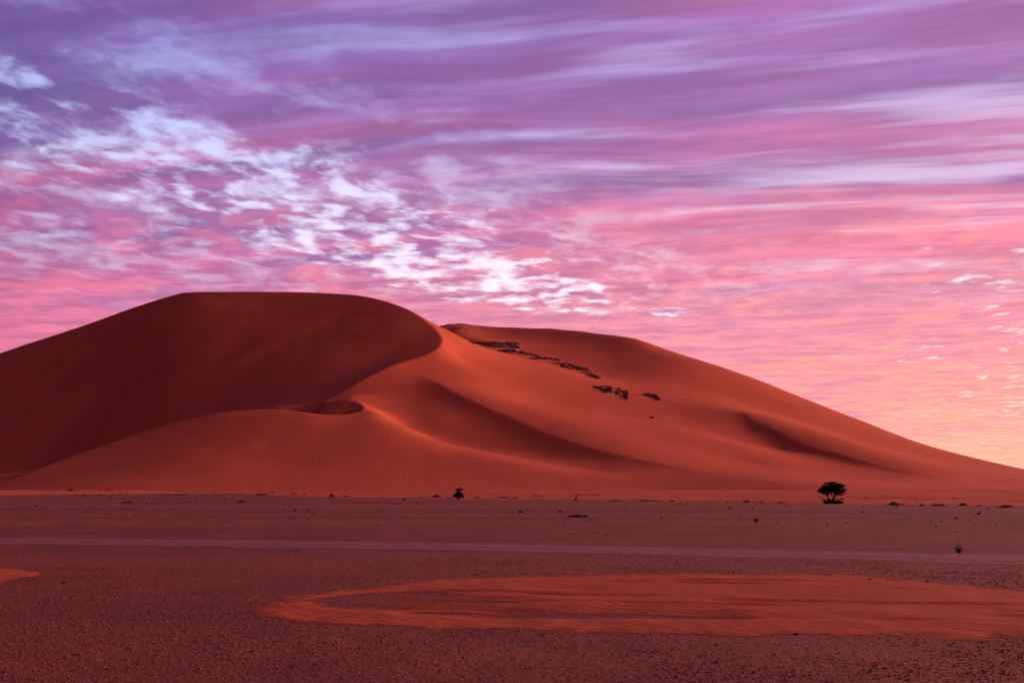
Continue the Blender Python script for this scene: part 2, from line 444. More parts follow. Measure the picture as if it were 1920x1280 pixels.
# the second dune's face between crest and trough, and the fall behind its crest
for cr, tr in [((820, 608, 805), (850, 650, 660)), ((900, 610.5, 805), (905, 652, 640)), ((960, 613, 800), (960, 668, 640)), ((1030, 615, 790), (1020, 684, 636)), ((1090, 620.5, 775), (1085, 700, 625)), ((1140, 628, 757), (1140, 716, 612))]:
    c_, t_ = at(*cr), at(*tr)
    for f in (0.3, 0.6, 0.85):
        w_ = t_ + (c_ - t_) * f; w_[2] -= 2.5 * 4 * f * (1 - f); outer.append(w_)
    outer.append(c_ + np.array([5, 40, -5])); outer.append(c_ + np.array([15, 90, -18]))
FIT_R = tps_fit(np.vstack([bsub, np.array(outer)]))

def inside(px, py, poly):
    x0 = poly[:, 0]; y0 = poly[:, 1]; x1 = np.roll(x0, -1); y1 = np.roll(y0, -1)
    res = np.zeros(px.shape, bool)
    for a, b, c, d in zip(x0, y0, x1, y1):
        if b == d: continue
        cond = (b > py) != (d > py)
        if cond.any():
            xi = a + (py - b) * (c - a) / (d - b)
            res ^= cond & (px < xi)
    return res

def dune_height(x, y):
    shp = np.shape(x); x = np.ravel(x).astype(float); y = np.ravel(y).astype(float)
    ins = inside(x, y, poly)
    z = np.empty_like(x)
    if ins.any(): z[ins] = tps_eval(FIT_L, x[ins], y[ins])
    o = ~ins
    if o.any(): z[o] = tps_eval(FIT_R, x[o], y[o])
    return z.reshape(shp)

def seg_dist(x, y, P, closed=True):
    d = np.full(x.shape, 1e9)
    for a, b in zip(P if closed else P[:-1], np.roll(P, -1, axis=0)):
        ab = b - a; L = (ab ** 2).sum() + 1e-12
        t = np.clip(((x - a[0]) * ab[0] + (y - a[1]) * ab[1]) / L, 0, 1)
        d = np.minimum(d, np.hypot(x - a[0] - t * ab[0], y - a[1] - t * ab[1]))
    return d

def rib_cut(x, y, pts, A, wd):
    """slumped lee flank along the left side of a rib: a crease at the rib's crest"""
    P = catmull([at(*q_) for q_ in pts], 4.0)[:, :2]
    best = np.full(x.shape, 1e9); sg = np.zeros(x.shape); tt = np.zeros(x.shape)
    n = len(P) - 1
    for i in range(n):
        a = P[i]; ab = P[i + 1] - a; L = (ab ** 2).sum()
        t = np.clip(((x - a[0]) * ab[0] + (y - a[1]) * ab[1]) / L, 0, 1)
        ex = x - a[0] - t * ab[0]; ey = y - a[1] - t * ab[1]
        d = np.hypot(ex, ey); m = d < best
        best = np.where(m, d, best); tt = np.where(m, (i + t) / n, tt)
        sg = np.where(m, ab[0] * ey - ab[1] * ex, sg)
    s = np.where(sg < 0, best, 0) / wd
    s = np.sqrt(s * s + 0.0064) - 0.08
    return A * sstep(0, 0.22, tt) * (1 - sstep(0.45, 0.95, tt)) * s * np.exp(1 - s)

CELL = 1.15
XU = -420.0
gx = np.concatenate([np.arange(-652, XU - 2, 4.0), np.arange(XU, 430, CELL)]); NU = int(np.argmin(np.abs(gx - XU)))
gy = np.concatenate([np.arange(240, 700, CELL), np.arange(700, 1010, 3.0)])
GX, GY = np.meshgrid(gx, gy)
VX = GX.ravel().copy(); VY = GY.ravel().copy()
# snap vertices that lie close to the brink onto it, so the crest stays knife-sharp
bx = brink[:, :2]
fine_b = []
for a, b in zip(bx[:-1], bx[1:]):
    n = max(1, int(np.linalg.norm(b - a) / 0.25))
    for k in range(n): fine_b.append(a + (b - a) * k / n)
fine_b = np.array(fine_b)
best = {}
nx_ = len(gx)
for pt in fine_b:
    if not (gy[0] < pt[1] < 699): continue
    if pt[0] < XU: continue
    i = NU + int(round((pt[0] - XU) / CELL)); j = int(round((pt[1] - gy[0]) / CELL))
    if 0 <= i < nx_:
        d = (gx[i] - pt[0]) ** 2 + (gy[j] - pt[1]) ** 2
        k = j * nx_ + i
        if k not in best or d < best[k][0]: best[k] = (d, pt)
for k, (d, pt) in best.items():
    VX[k], VY[k] = pt
RIB1 = [(770, 690, 509), (800, 705, 495), (830, 722, 479), (900, 757, 453), (980, 792, 432), (1060, 824, 410), (1150, 850, 388), (1250, 871, 368), (1350, 889, 345), (1460, 903, 322)]
RIB2 = [(1385, 764, 540), (1410, 784, 518), (1445, 806, 495), (1490, 829, 471), (1570, 852, 448), (1660, 874, 427), (1750, 892, 408), (1850, 903, 400)]
VZ = dune_height(VX, VY)
okr = (VX > -120) & (VX < 330) & (VY > 300) & (VY < 600)
VZ[okr] -= rib_cut(VX[okr], VY[okr], RIB1, 2.0, 12.0) + rib_cut(VX[okr], VY[okr], RIB2, 1.1, 5.0)
# the small hollow behind the front ridge: sand lies at its slip angle under the curled lip
okh = inside(VX, VY, poly) & (VX > -96) & (VX < -50) & (VY > 390) & (VY < 445)
if okh.any():
    bf = catmull([at(*b) for b in BR], 0.3)
    late = np.arange(len(bf)) > len(bf) * 0.45
    lip = bf[(bf[:, 0] > -84) & (bf[:, 1] > 406) & (bf[:, 1] < 440) & late]
    nr = bf[(bf[:, 0] > -110) & (bf[:, 1] > 396) & (bf[:, 1] <= 407) & late]
    hx, hy = VX[okh], VY[okh]
    def fall(line, sl):
        dd = np.hypot(hx[:, None] - line[None, :, 0], hy[:, None] - line[None, :, 1]); k_ = dd.argmin(1)
        return line[k_, 2] - sl * dd[np.arange(len(k_)), k_]
    s1, s2 = fall(lip, 0.66), fall(nr, 0.5)
    bowl = np.maximum(np.maximum(s1, s2), 28.0)
    w_ = sstep(-92, -80, hx)
    VZ[okh] = w_ * bowl + (1 - w_) * np.minimum(VZ[okh], bowl + 0.9 * np.maximum(0, -78 - hx))
# gentle unevenness of wind-laid sand
VZ = VZ + 0.5 * fbm(VX / 38.0, VY / 38.0, 3, 5) * sstep(0, 12, VZ)
inb = inside(VX, VY, poly)
und = fbm((VX * 0.55 + VY * 0.83) / 60.0, (VX * 0.83 - VY * 0.55) / 26.0, 2, 15)
VZ = VZ + np.where(inb, 1.7 * und * sstep(35, 70, VZ) * sstep(4, 25, seg_dist(VX, VY, brink[::4, :2], False)), 0)
VZ = np.maximum(VZ, -4.0)
dune = big_mesh('sand_dune', np.stack([VX, VY, VZ], -1), grid_faces(len(gy), nx_), M_DUNE)
tag(dune, 'great red sand dune with knife-sharp winding crest', None, None, 'structure')
ZG = VZ.reshape(len(gy), nx_)

def dz_at(x, y):
    """height of the built dune"""
    return float(dune_height(np.array([x]), np.array([y]))[0])

def hit(px, py, d0=250, d1=900, step=1.5):
    """where the line of sight through a pixel meets the dune"""
    d = ray(px, py); D = np.arange(d0, d1, step)
    P = np.array([0, 0, CAM_H]) + d[None] * (D / d[1])[:, None]
    zz = dune_height(P[:, 0], P[:, 1])
    k = np.argmax(zz > P[:, 2])
    return np.array([P[k, 0], P[k, 1], zz[k]]) if zz[k] > P[k, 2] else None

# ------------------------------------------------------------------ ground sheet
def ground_z(x, y):
    near = 1 - sstep(14, 21, np.hypot(x, y))
    return near * (0.022 * fbm(x * 1.2, y * 1.2, 2, 40) + 0.03 * fbm(x * 0.25, y * 0.25, 2, 50))

def axis(n, lim, a):
    t = np.linspace(-1, 1, n)
    return np.sinh(t * a) / math.sinh(a) * lim
ax = axis(360, 7000, 8.2); ay = axis(360, 7000, 8.2) + 12.0
AX, AY = np.meshgrid(ax, ay)
AZ = ground_z(AX, AY)
ground = big_mesh('ground', np.stack([AX.ravel(), AY.ravel(), AZ.ravel()], -1), grid_faces(360, 360), M_GROUND)
tag(ground, 'flat dark red gravel plain', None, None, 'structure')

# sand apron in front of the dune: a thin sheet with a ragged edge
EDGE = np.array([onground(*e)[:2] for e in [(-400, 931), (-100, 929), (0, 928), (130, 927), (250, 925.5), (400, 926), (480, 928), (620, 931), (760, 934), (860, 936), (960, 937), (1080, 938),
                 (1250, 939.5), (1400, 941), (1560, 943), (1700, 945.5), (1850, 948), (1920, 949), (2100, 951), (2400, 954)]])
EDGE = EDGE[np.argsort(EDGE[:, 0])]
def edge_y(x):
    return np.interp(x, EDGE[:, 0], EDGE[:, 1])
sx_ = np.arange(-190, 190, 0.9); sy_ = np.arange(78, 340, 1.1)
SX, SY = np.meshgrid(sx_, sy_)
sf = SY - edge_y(SX) + 26 * fbm(SX / 45.0, SY / 60.0, 3, 59)
SZ = -0.10 + 0.16 * sstep(-2, 10, sf) + 0.55 * sstep(5, 90, sf) + 0.30 * fbm(SX / 16.0, SY / 6.0, 3, 61) * sstep(-20, 4, sf) + 0.25 * fbm(SX / 30.0, SY / 12.0, 2, 66) * sstep(5, 40, sf)
SZ = np.maximum(SZ, -0.5)
apron = big_mesh('sand_apron', np.stack([SX.ravel(), SY.ravel(), SZ.ravel()], -1), grid_faces(len(sy_), len(sx_)), M_DUNE)
tag(apron, 'low sand sheet spreading from the foot of the dune', None, None, 'structure')
def apron_z(x, y):
    i = int(np.clip(round((x - sx_[0]) / 0.9), 0, len(sx_) - 1)); j = int(np.clip(round((y - sy_[0]) / 1.1), 0, len(sy_) - 1))
    inn = sx_[0] <= x <= sx_[-1] and sy_[0] <= y <= sy_[-1]
    return max(0.0, float(SZ[j, i])) if inn else 0.0

# vehicle track across the plain
def track_mat():
    m, N, bs, co = new_mat('track_dust')
    uv = N.n('ShaderNodeUVMap').outputs[0]
    s2 = N.n('ShaderNodeSeparateXYZ'); N.t.links.new(uv, s2.inputs[0])
    al, ac = s2.outputs[0], s2.outputs[1]
    wob = N.mul(N.sub(N.noise(N.xyz(N.mul(al, 0.10), 0.0, 0.0), 1.0, 4.0), 0.5), 0.45)
    acw = N.add(ac, wob)
    st = N.noise(N.xyz(N.mul(al, 0.025), N.mul(acw, 7.0), 0.0), 1.0, 4.0, 0.6)
    def stripe(c, w):
        return N.rng(N.m('ABSOLUTE', N.sub(acw, c)), w * 0.1, w)
    k = None
    for c, w in ((0.72, 0.24), (0.30, 0.20)):
        t_ = N.sub(1.0, stripe(c, w)); k = t_ if k is None else N.mx(k, t_)
    k = N.mx(k, N.mul(N.mul(N.rng(acw, 0.04, 0.3), N.rng(acw, 0.96, 0.70)), 0.8))
    k = N.mul(k, N.rng(st, 0.32, 0.60, 0.15, 1.0))
    g = N.noise(co, 14.0, 4.0, 0.6)
    k = N.mul(k, N.rng(g, 0.3, 0.55, 0.6, 1.0))
    N.put(bs.inputs['Base Color'], N.mix(N.rng(g, 0.35, 0.65), (0.36, 0.130, 0.155, 1), (0.46, 0.175, 0.205, 1)))
    N.put(bs.inputs['Alpha'], N.mul(k, 0.85))
    bump(N, bs, g, 0.01)
    return m
M_TRACK = track_mat()
tl = catmull([(-130, 52, 0), (-60, 41, 0), (-17.1, 33.3, 0), (0, 29.6, 0), (12.6, 24.4, 0), (40, 13, 0), (90, -7, 0)], 1.0)
tv, tf, tuv = [], [], []
acc = 0.0
for i in range(len(tl)):
    a = tl[max(i - 1, 0)]; b = tl[min(i + 1, len(tl) - 1)]
    t_ = (b - a)[:2]; t_ = t_ / np.linalg.norm(t_); nrm = np.array([-t_[1], t_[0]])
    if i: acc += np.linalg.norm(tl[i] - tl[i - 1])
    for k in range(7):
        w_ = (k / 6 - 0.5) * 5.2
        pz = tl[i][:2] + nrm * w_
        tv.append((pz[0], pz[1], 0.005)); tuv.append((acc, k / 6))
for i in range(len(tl) - 1):
    for k in range(6):
        tf.append((i * 7 + k, i * 7 + k + 1, (i + 1) * 7 + k + 1, (i + 1) * 7 + k))
tf = [f[::-1] for f in tf]
track = mesh_obj('track', tv, tf, M_TRACK)
uvl = track.data.uv_layers.new(name='UVMap')
for lp in track.data.loops:
    uvl.data[lp.index].uv = tuv[lp.vertex_index]
tag(track, 'pale dusty vehicle track crossing the gravel plain', None, None, 'structure')

# ------------------------------------------------------------------ sand patches in the foreground
def sdist(x, y, P):
    return np.where(inside(x, y, P), 1.0, -1.0) * seg_dist(x, y, P)
def gpoly(pts):
    P = np.array([onground(*p_) for p_ in pts])
    return catmull(np.vstack([P, P[:1]]), 0.4)[:-1, :2]
PATCH = gpoly([(495, 1140), (560, 1118), (700, 1100), (870, 1086), (1100, 1078.5), (1400, 1076.5), (1600, 1082), (1750, 1094), (1920, 1111), (2100, 1130), (2230, 1155), (2120, 1180), (1920, 1192),
               (1700, 1193), (1500, 1191), (1300, 1187), (1000, 1182), (800, 1177), (640, 1168), (530, 1152)])
TONGUE = gpoly([(78, 1074), (30, 1069), (-60, 1064), (-300, 1058), (-420, 1080), (-300, 1108), (-60, 1100), (0, 1090), (35, 1082)])
LENS1 = gpoly([(592, 1128), (640, 1117), (720, 1109), (800, 1107), (870, 1113), (960, 1127), (1100, 1140), (1300, 1150), (1480, 1157), (1460, 1161), (1200, 1160), (1000, 1158), (800, 1153), (660, 1146), (605, 1138)])
LENS2 = gpoly([(980, 1112), (1040, 1103), (1110, 1105), (1120, 1116), (1040, 1121)])
def sand_h(x, y):
    """thickness of the drift sand over the gravel (negative: none)"""
    d = np.maximum(sdist(x, y, PATCH), sdist(x, y, TONGUE)) + 0.55 * fbm(x * 1.1, y * 1.1, 3, 70) + 0.25 * fbm(x * 5, y * 5, 2, 75)
    h = -0.030 + 0.042 * sstep(-0.55, 0.45, d) + 0.030 * sstep(0.2, 2.0, d)
    l1 = sdist(x, y, LENS1) + 0.35 * fbm(x * 0.5, y * 1.4, 3, 80)
    l2 = sdist(x, y, LENS2) + 0.4 * fbm(x * 0.6, y * 1.6, 3, 84)
    h = h - 0.048 * sstep(-0.35, 0.5, l1) - 0.026 * sstep(-0.5, 0.5, l2)
    h = h - 0.030 * sstep(0.04, 0.40, fbm(x * 0.22 + 3, y * 1.5 + x * 0.18, 3, 90)) * sstep(0.6, 1.6, d)
    return h
def patch(name, x0, x1, y0, y1, label):
    xs = np.arange(x0, x1, 0.05); ys = np.arange(y0, y1, 0.05)
    X_, Y_ = np.meshgrid(xs, ys)
    Z_ = ground_z(X_, Y_) + sand_h(X_, Y_) + 0.0008 * np.sin((X_ * 0.5 + Y_ * 1.2) * 52 + 5 * fbm(X_ * 1.5, Y_ * 1.5, 2, 95))
    F_ = grid_faces(len(ys), len(xs))
    H_ = sand_h(X_, Y_)
    keep = (H_ > -0.0285).ravel()
    Z_ = ground_z(X_, Y_) + np.maximum(H_, 0) + 0.006 + (Z_ - ground_z(X_, Y_) - H_)
    F_ = F_[keep[F_].any(1)]
    used = np.unique(F_); re = np.zeros(X_.size, int); re[used] = np.arange(len(used))
    o = big_mesh(name, np.stack([X_.ravel(), Y_.ravel(), Z_.ravel()], -1)[used], re[F_], M_SAND)
    at_ = o.data.attributes.new('cover', 'FLOAT', 'POINT'); at_.data.foreach_set('value', sstep(-0.028, 0.012, H_).ravel()[used].astype(np.float32))
    return tag(o, label, None, None, 'structure')
patch('sand_patch', PATCH[:, 0].min() - .5, PATCH[:, 0].max() + .5, PATCH[:, 1].min() - .5, PATCH[:, 1].max() + .5, 'orange drift sand lying in a long lens on the gravel')
patch('sand_patch', TONGUE[:, 0].min() - .5, TONGUE[:, 0].max() + .5, TONGUE[:, 1].min() - .5, TONGUE[:, 1].max() + .5, 'small pointed tongue of orange drift sand')

# ------------------------------------------------------------------ gravel: countless pebbles, one object
def ico(sub):
    bm = bmesh.new(); bmesh.ops.create_icosphere(bm, subdivisions=sub, radius=1.0)
    V = np.array([v_.co[:] for v_ in bm.verts]); F = np.array([[v_.index for v_ in f.verts] for f in bm.faces]); bm.free()
    return V, F
IV, IF = ico(1)
NP = 78000
Dp = 7.6 + 22 * rng.random(NP) ** 1.35
Xp = (rng.random(NP) * 2 - 1) * (0.58 * Dp + 0.6)
keep = sand_h(Xp, Dp) < -0.008 - 0.012 * rng.random(NP)
keep &= ~(sdist(Xp, Dp, PATCH) > 0.35)
tx = np.interp(Xp, tl[:, 0], tl[:, 1])
keep &= ~((np.abs(Dp - tx) < 2.4) & (rng.random(NP) < 0.85))
keep &= rng.random(NP) < 1 - sstep(21, 29, Dp)
keep &= rng.random(NP) < (0.12 + 1.5 * np.clip(fbm(Xp * 0.55, Dp * 0.45, 4, 100) + 0.30, 0, 1))
Xp = Xp[keep]; Dp = Dp[keep]; n = len(Xp)
size = (0.004 + 0.0105 * rng.random(n) ** 3.0) * (1 + 0.25 * (Dp - 9) / 10)
ang = rng.random(n) * 6.283
shape = np.stack([1.2 + 0.5 * rng.random(n), 0.8 + 0.3 * rng.random(n), 0.45 + 0.35 * rng.random(n)], -1)
jit = 1 + 0.28 * (rng.random((n, len(IV), 1)) - 0.5)
P_ = IV[None] * jit * shape[:, None] * size[:, None, None]
ca, sa = np.cos(ang)[:, None], np.sin(ang)[:, None]
Q_ = np.stack([P_[..., 0] * ca - P_[..., 1] * sa, P_[..., 0] * sa + P_[..., 1] * ca, P_[..., 2]], -1)
Q_ += np.stack([Xp, Dp, ground_z(Xp, Dp) + size * 0.22], -1)[:, None]
FF = (IF[None] + (np.arange(n) * len(IV))[:, None, None]).reshape(-1, 3)
gravel = big_mesh('gravel', Q_.reshape(-1, 3), FF, M_PEBBLE, smooth=False)
tag(gravel, 'loose dark red pebbles covering the near plain', 'gravel', None, 'stuff')

# ------------------------------------------------------------------ stones
def rock_mesh(name, seed, mat, flat=0.6, sub=2, rough=0.35):
    V, F = ico(sub)
    out = []
    for v_ in V:
        k = 1 + rough * mnoise.noise(Vector(v_) * 1.3 + Vector((seed * 7.3, 0, 0))) + 0.12 * mnoise.noise(Vector(v_) * 4 + Vector((0, seed * 3.1, 0)))
        w_ = v_ * k
        w_[2] = max(w_[2] * flat, -0.25)
        out.append(w_)
    me = bpy.data.meshes.new(name)
    me.from_pydata([tuple(q_) for q_ in out], [], [tuple(map(int, f)) for f in F])
    me.materials.append(mat); me.update()
    return me
STONES = [rock_mesh('stone', i, M_STONE, 0.55 + 0.08 * (i % 4)) for i in range(8)]
def place_stone(px, py, wpx, label, group, hs=1.0):
    g = onground(px, py); D = g[1]
    r = 0.5 * wpx * D / FPX
    o = bpy.data.objects.new('stone', random.choice(STONES)); COL.objects.link(o)
    z = float(ground_z(np.array([g[0]]), np.array([D]))[0]) + max(0.0, float(sand_h(np.array([g[0]]), np.array([D]))[0])) if D < 30 else apron_z(g[0], D)
    o.location = (g[0], D, z + 0.12 * r); o.scale = (r, r * random.uniform(.7, 1.0), r * hs * random.uniform(.8, 1.1))
    o.rotation_euler = (0, 0, random.uniform(0, 6.28))
    return tag(o, label, 'stone', group)
place_stone(1493, 1191, 10, 'lone black stone sitting on the near rim of the long sand patch', None, 1.1)
place_stone(1631, 1088, 8, 'small dark stone just beyond the far rim of the long sand patch', None)
place_stone(1663, 1089, 5, 'tiny dark stone beside another beyond the far rim of the sand patch', None)
place_stone(120, 1093, 9, 'dark stone on the gravel next to the small pointed sand tongue', None)
for a in [(195, 1067, 6), (1343, 1243, 9), (1414, 1262, 9), (1270, 1056, 6), (560, 1034, 5)]:
    place_stone(*a, 'dark stone lying among the near gravel', 'dark stones among the near gravel')
plain = [(532, 955, 5), (554, 957.5, 8), (578, 958.5, 7), (585, 963, 5), (592, 963, 5), (546, 973, 3), (550, 970, 3), (727, 941, 4), (742, 943, 5), (738, 945, 4), (747, 945, 3), (751, 945, 4), (783, 943, 5), (758, 937, 9), (714, 955, 4),
         (674, 963, 3), (729, 976, 3), (707, 986, 4), (700, 989, 3), (1240, 971.5, 7), (1209, 976, 4), (1369, 952, 6), (1411, 955, 6), (976, 961, 9), (1043, 955, 4), (1050, 960, 8), (1115, 999.5, 5), (1137, 1003.5, 6), (1076, 1002, 4),
         (1681, 950, 6), (1619, 961, 5), (1836, 963.5, 9), (1765, 977, 5), (1745, 980, 4), (1791, 997, 4), (1800, 1010, 4), (1458, 979, 4), (1551, 984, 4), (1588, 981, 4), (1530, 1011, 4), (1794, 972, 8), (1853, 953, 5),
         (68, 947.5, 5), (52, 952, 3), (152, 950.5, 4), (262, 949, 3), (252, 953, 4), (340, 942.5, 5), (358, 942.5, 5), (367, 942.5, 6), (405, 942.5, 5), (285, 943, 5), (275, 944, 5), (48, 987.5, 5), (386, 968.5, 3), (475, 972, 4), (443, 1004, 4),
         (1288, 945, 4), (1275, 946, 4), (1262, 961, 3), (1206, 960, 3), (1140, 968, 3), (1115, 970, 4), (1108, 974, 3), (1158, 973, 3), (1366, 950, 3), (1385, 948, 3), (1474, 948, 4), (1868, 985, 4), (1440, 961, 3)]
for _ in range(60):
    plain.append((random.uniform(0, 1920), random.uniform(951, 1000), random.uniform(2.2, 3.6)))
for a in plain:
    x_, y_ = a[0], a[1]
    if 1030 < x_ < 1170 and 950 < y_ < 985: lb = 'small dark stone lying around the heap of rubble'
    elif 525 < x_ < 600 and 950 < y_ < 980: lb = 'dark stone in the tight group of largest stones on the open plain'
    elif 720 < x_ < 800 and y_ < 948: lb = 'dark stone in the cluster before the cone-shaped tree'
    elif 265 < x_ < 420 and y_ < 950: lb = 'dark stone in the row between the two spurred hummocks'
    elif 1340 < x_ < 1500 and y_ > 955: lb = 'small dark stone lying around the round dark bush'
    elif y_ > 985: lb = 'small dark stone lying close beyond the vehicle track'
    elif x_ > 1580: lb = 'small dark stone on the plain before the hummocks right of the acacia'
    elif x_ > 800: lb = 'small dark stone on the plain before the dead snag and acacia'
    else: lb = 'small dark stone on the bare plain before the front dune'
    place_stone(*a, lb, lb.replace('dark stone', 'dark stones'))

# rubble heap
g = onground(1082, 969)
heap = tag(empty('rubble_heap', (g[0], g[1], 0)), 'low heap of broken dark rubble alone on the open plain', 'rubble')
for k in range(26):
    t_ = random.gauss(0, 0.32)
    o = bpy.data.objects.new('stone', STONES[k % 8]); COL.objects.link(o); o.parent = heap
    r = random.uniform(.05, .13)
    o.location = (t_, random.gauss(0, .12), r * 0.3 + max(0, 0.10 * (1 - abs(t_) / .6)) * random.random()); o.scale = (r * 1.2, r, r * .9); o.rotation_euler = (random.uniform(-.3, .3), random.uniform(-.3, .3), random.uniform(0, 6))

# ------------------------------------------------------------------ rock outcrops on the dune
def slab_mesh(seed):
    rd = random.Random(seed)
    n = 8; ring = [(math.cos(i / n * 6.283) * rd.uniform(.65, 1.1), math.sin(i / n * 6.283) * rd.uniform(.6, 1.1)) for i in range(n)]
    V, F = [], []
    for zz, sc in ((-0.9, 1.05), (0.35, 1.0), (0.5, 0.9), (0.95 * rd.uniform(.8, 1.1), rd.uniform(.35, .6))):
        for (x, y) in ring:
            V.append((x * sc * rd.uniform(.92, 1.08), y * sc * rd.uniform(.92, 1.08), zz + rd.uniform(-.1, .1)))
    for l in range(3):
        for i in range(n):
            F.append((l * n + i, l * n + (i + 1) % n, (l + 1) * n + (i + 1) % n, (l + 1) * n + i))
    F.append(tuple(range(3 * n, 4 * n)))
    me = bpy.data.meshes.new('ledge'); me.from_pydata(V, [], F); me.materials.append(M_ROCK); me.update()
    return me
SLABS = [slab_mesh(i) for i in range(7)]
def outcrop(label, spots, n, wpx, hgt, seed):
    """spots: centre line in pixels (x, y, half spread in y); ledges are laid on the dune along it"""
    rd = random.Random(seed)
    P = []
    while len(P) < n:
        t_ = rd.random() * (len(spots) - 1); i = min(int(t_), len(spots) - 2); f = t_ - i
        a, b = spots[i], spots[i + 1]
        x = a[0] + (b[0] - a[0]) * f; y = a[1] + (b[1] - a[1]) * f + rd.uniform(-1, 1) * (a[2] + (b[2] - a[2]) * f)
        slope = (b[1] - a[1]) / max(abs(b[0] - a[0]), 1) * 0.6
        for _ in range(rd.choice([1, 2, 4, 6])):            # ledges follow one bed for a few metres
            h_ = hit(x, y + rd.uniform(-.4, .4), 420)
            if h_ is not None: P.append(h_)
            st = rd.uniform(.25, .6) * wpx; x += st; y += slope * st
            if x > spots[-1][0] and x > spots[-2][0]: break
    c = np.mean(P, 0); c[2] = min(q_[2] for q_ in P)
    root = tag(empty('rock_outcrop', tuple(c)), label, 'rock outcrop')
    for h_ in P:
        o = bpy.data.objects.new('ledge', rd.choice(SLABS)); COL.objects.link(o); o.parent = root
        w_ = wpx * h_[1] / FPX * 0.5 * (0.3 + 1.0 * rd.random() ** 2)
        o.location = tuple(h_ - c); o.scale = (w_ * 1.15, w_ * rd.uniform(.3, .8), hgt * rd.uniform(.35, 1.0)); o.rotation_euler = (rd.uniform(-.1, .1), rd.uniform(-.1, .1), rd.uniform(-.35, .35))
    return root
oc1 = outcrop('highest band of dark layered rock in the trough under the second crest', [(882, 641, 1.5), (905, 645, 4), (940, 647, 5), (970, 649, 5)], 120, 14, 0.8, 1)
h_ = hit(955, 656, 420)
sh = bpy.data.objects.new('shale_sheet', SLABS[2].copy()); COL.objects.link(sh); sh.parent = oc1
sh.data.materials[0] = M_SHALE; sh.location = tuple(Vector(h_) - oc1.location); sh.scale = (6, 4, 0.7); sh['label'] = 'pale weathered shale'
outcrop('thin ragged band of dark rock just below the highest outcrop', [(932, 658, 1.5), (965, 661, 3), (1003, 668, 2)], 60, 12, 0.7, 2)
outcrop('narrow dark rock ledge between the ragged band and the long outcrop', [(993, 672.5, 1.5), (1010, 672, 2.5), (1050, 675.5, 1)], 44, 11, 0.9, 3)
outcrop('long sloping dark rock outcrop bending down the trough', [(1036, 683, 2), (1060, 686, 4), (1085, 694, 5), (1105, 703, 5), (1121, 711, 2)], 120, 11, 1.0, 4)
outcrop('broken patch of dark rock spreading over the lit slope', [(1113, 726, 1.5), (1135, 731, 6), (1155, 735, 6), (1172, 743, 10), (1176, 738, 7)], 90, 8, 0.9, 5)
outcrop('short pointed dark rock ridge right of the broken patch', [(1202, 737, 2.5), (1212, 742, 2), (1222, 745, 2.5), (1237, 751, 1)], 28, 8, 1.3, 6)
outcrop('smallest dark rock outcrop, alone low on the lit slope', [(1217, 785, .8), (1221, 784, 1.5), (1226, 786, .8)], 6, 5, 0.9, 7)

# ------------------------------------------------------------------ plants
def tube(path, radii, n=6):
    V, F = [], []
    path = [Vector(p_) for p_ in path]
    for i, (p_, r) in enumerate(zip(path, radii)):
        d = (path[min(i + 1, len(path) - 1)] - path[max(i - 1, 0)]).normalized()
        a = d.orthogonal().normalized(); b = d.cross(a)
        for k in range(n):
            t_ = k / n * 6.2832
            V.append(p_ + (a * math.cos(t_) + b * math.sin(t_)) * r)
    for i in range(len(path) - 1):
        for k in range(n):
            F.append((i * n + k, i * n + (k + 1) % n, (i + 1) * n + (k + 1) % n, (i + 1) * n + k))
    F.append(tuple(range((len(path) - 1) * n, len(path) * n)))
    return V, F
def join(parts):
    V, F = [], []
    for v_, f in parts:
        o = len(V); V += list(v_); F += [tuple(i + o for i in q_) for q_ in f]
    return V, F
def leaves(clumps, per, size, rd):
    V, F = [], []
    for (c, r) in clumps:
        for _ in range(per):
            while True:
                d = Vector((rd.uniform(-1, 1), rd.uniform(-1, 1), rd.uniform(-1, 1)))
                if d.length < 1: break
            d = d * (0.55 + 0.45 * rd.random())
            p_ = Vector((c[0] + d.x * r[0], c[1] + d.y * r[1], c[2] + d.z * r[2]))
            a = Vector((rd.uniform(-1, 1), rd.uniform(-1, 1), rd.uniform(-.5, .5))).normalized(); b = a.orthogonal().normalized()
            b = (b * math.cos(q3 := rd.uniform(0, 6.28)) + a.cross(b) * math.sin(q3))
            l = size * rd.uniform(.6, 1.4); w_ = l * 0.38
            o = len(V)
            V += [p_ - a * l * .5, p_ + b * w_ * .5, p_ + a * l * .5, p_ - b * w_ * .5]
            F.append((o, o + 1, o + 2, o + 3))
    return V, F
def limb(a, b, r0, r1, rd, bend=0.12, n=5):
    a = Vector(a); b = Vector(b); L = (b - a).length
    off = Vector((rd.uniform(-1, 1), rd.uniform(-1, 1), rd.uniform(-.2, .6))) * bend * L
    P = [a.lerp(b, i / n) + off * math.sin(i / n * math.pi) for i in range(n + 1)]
    return tube(P, [r0 + (r1 - r0) * i / n for i in range(n + 1)])

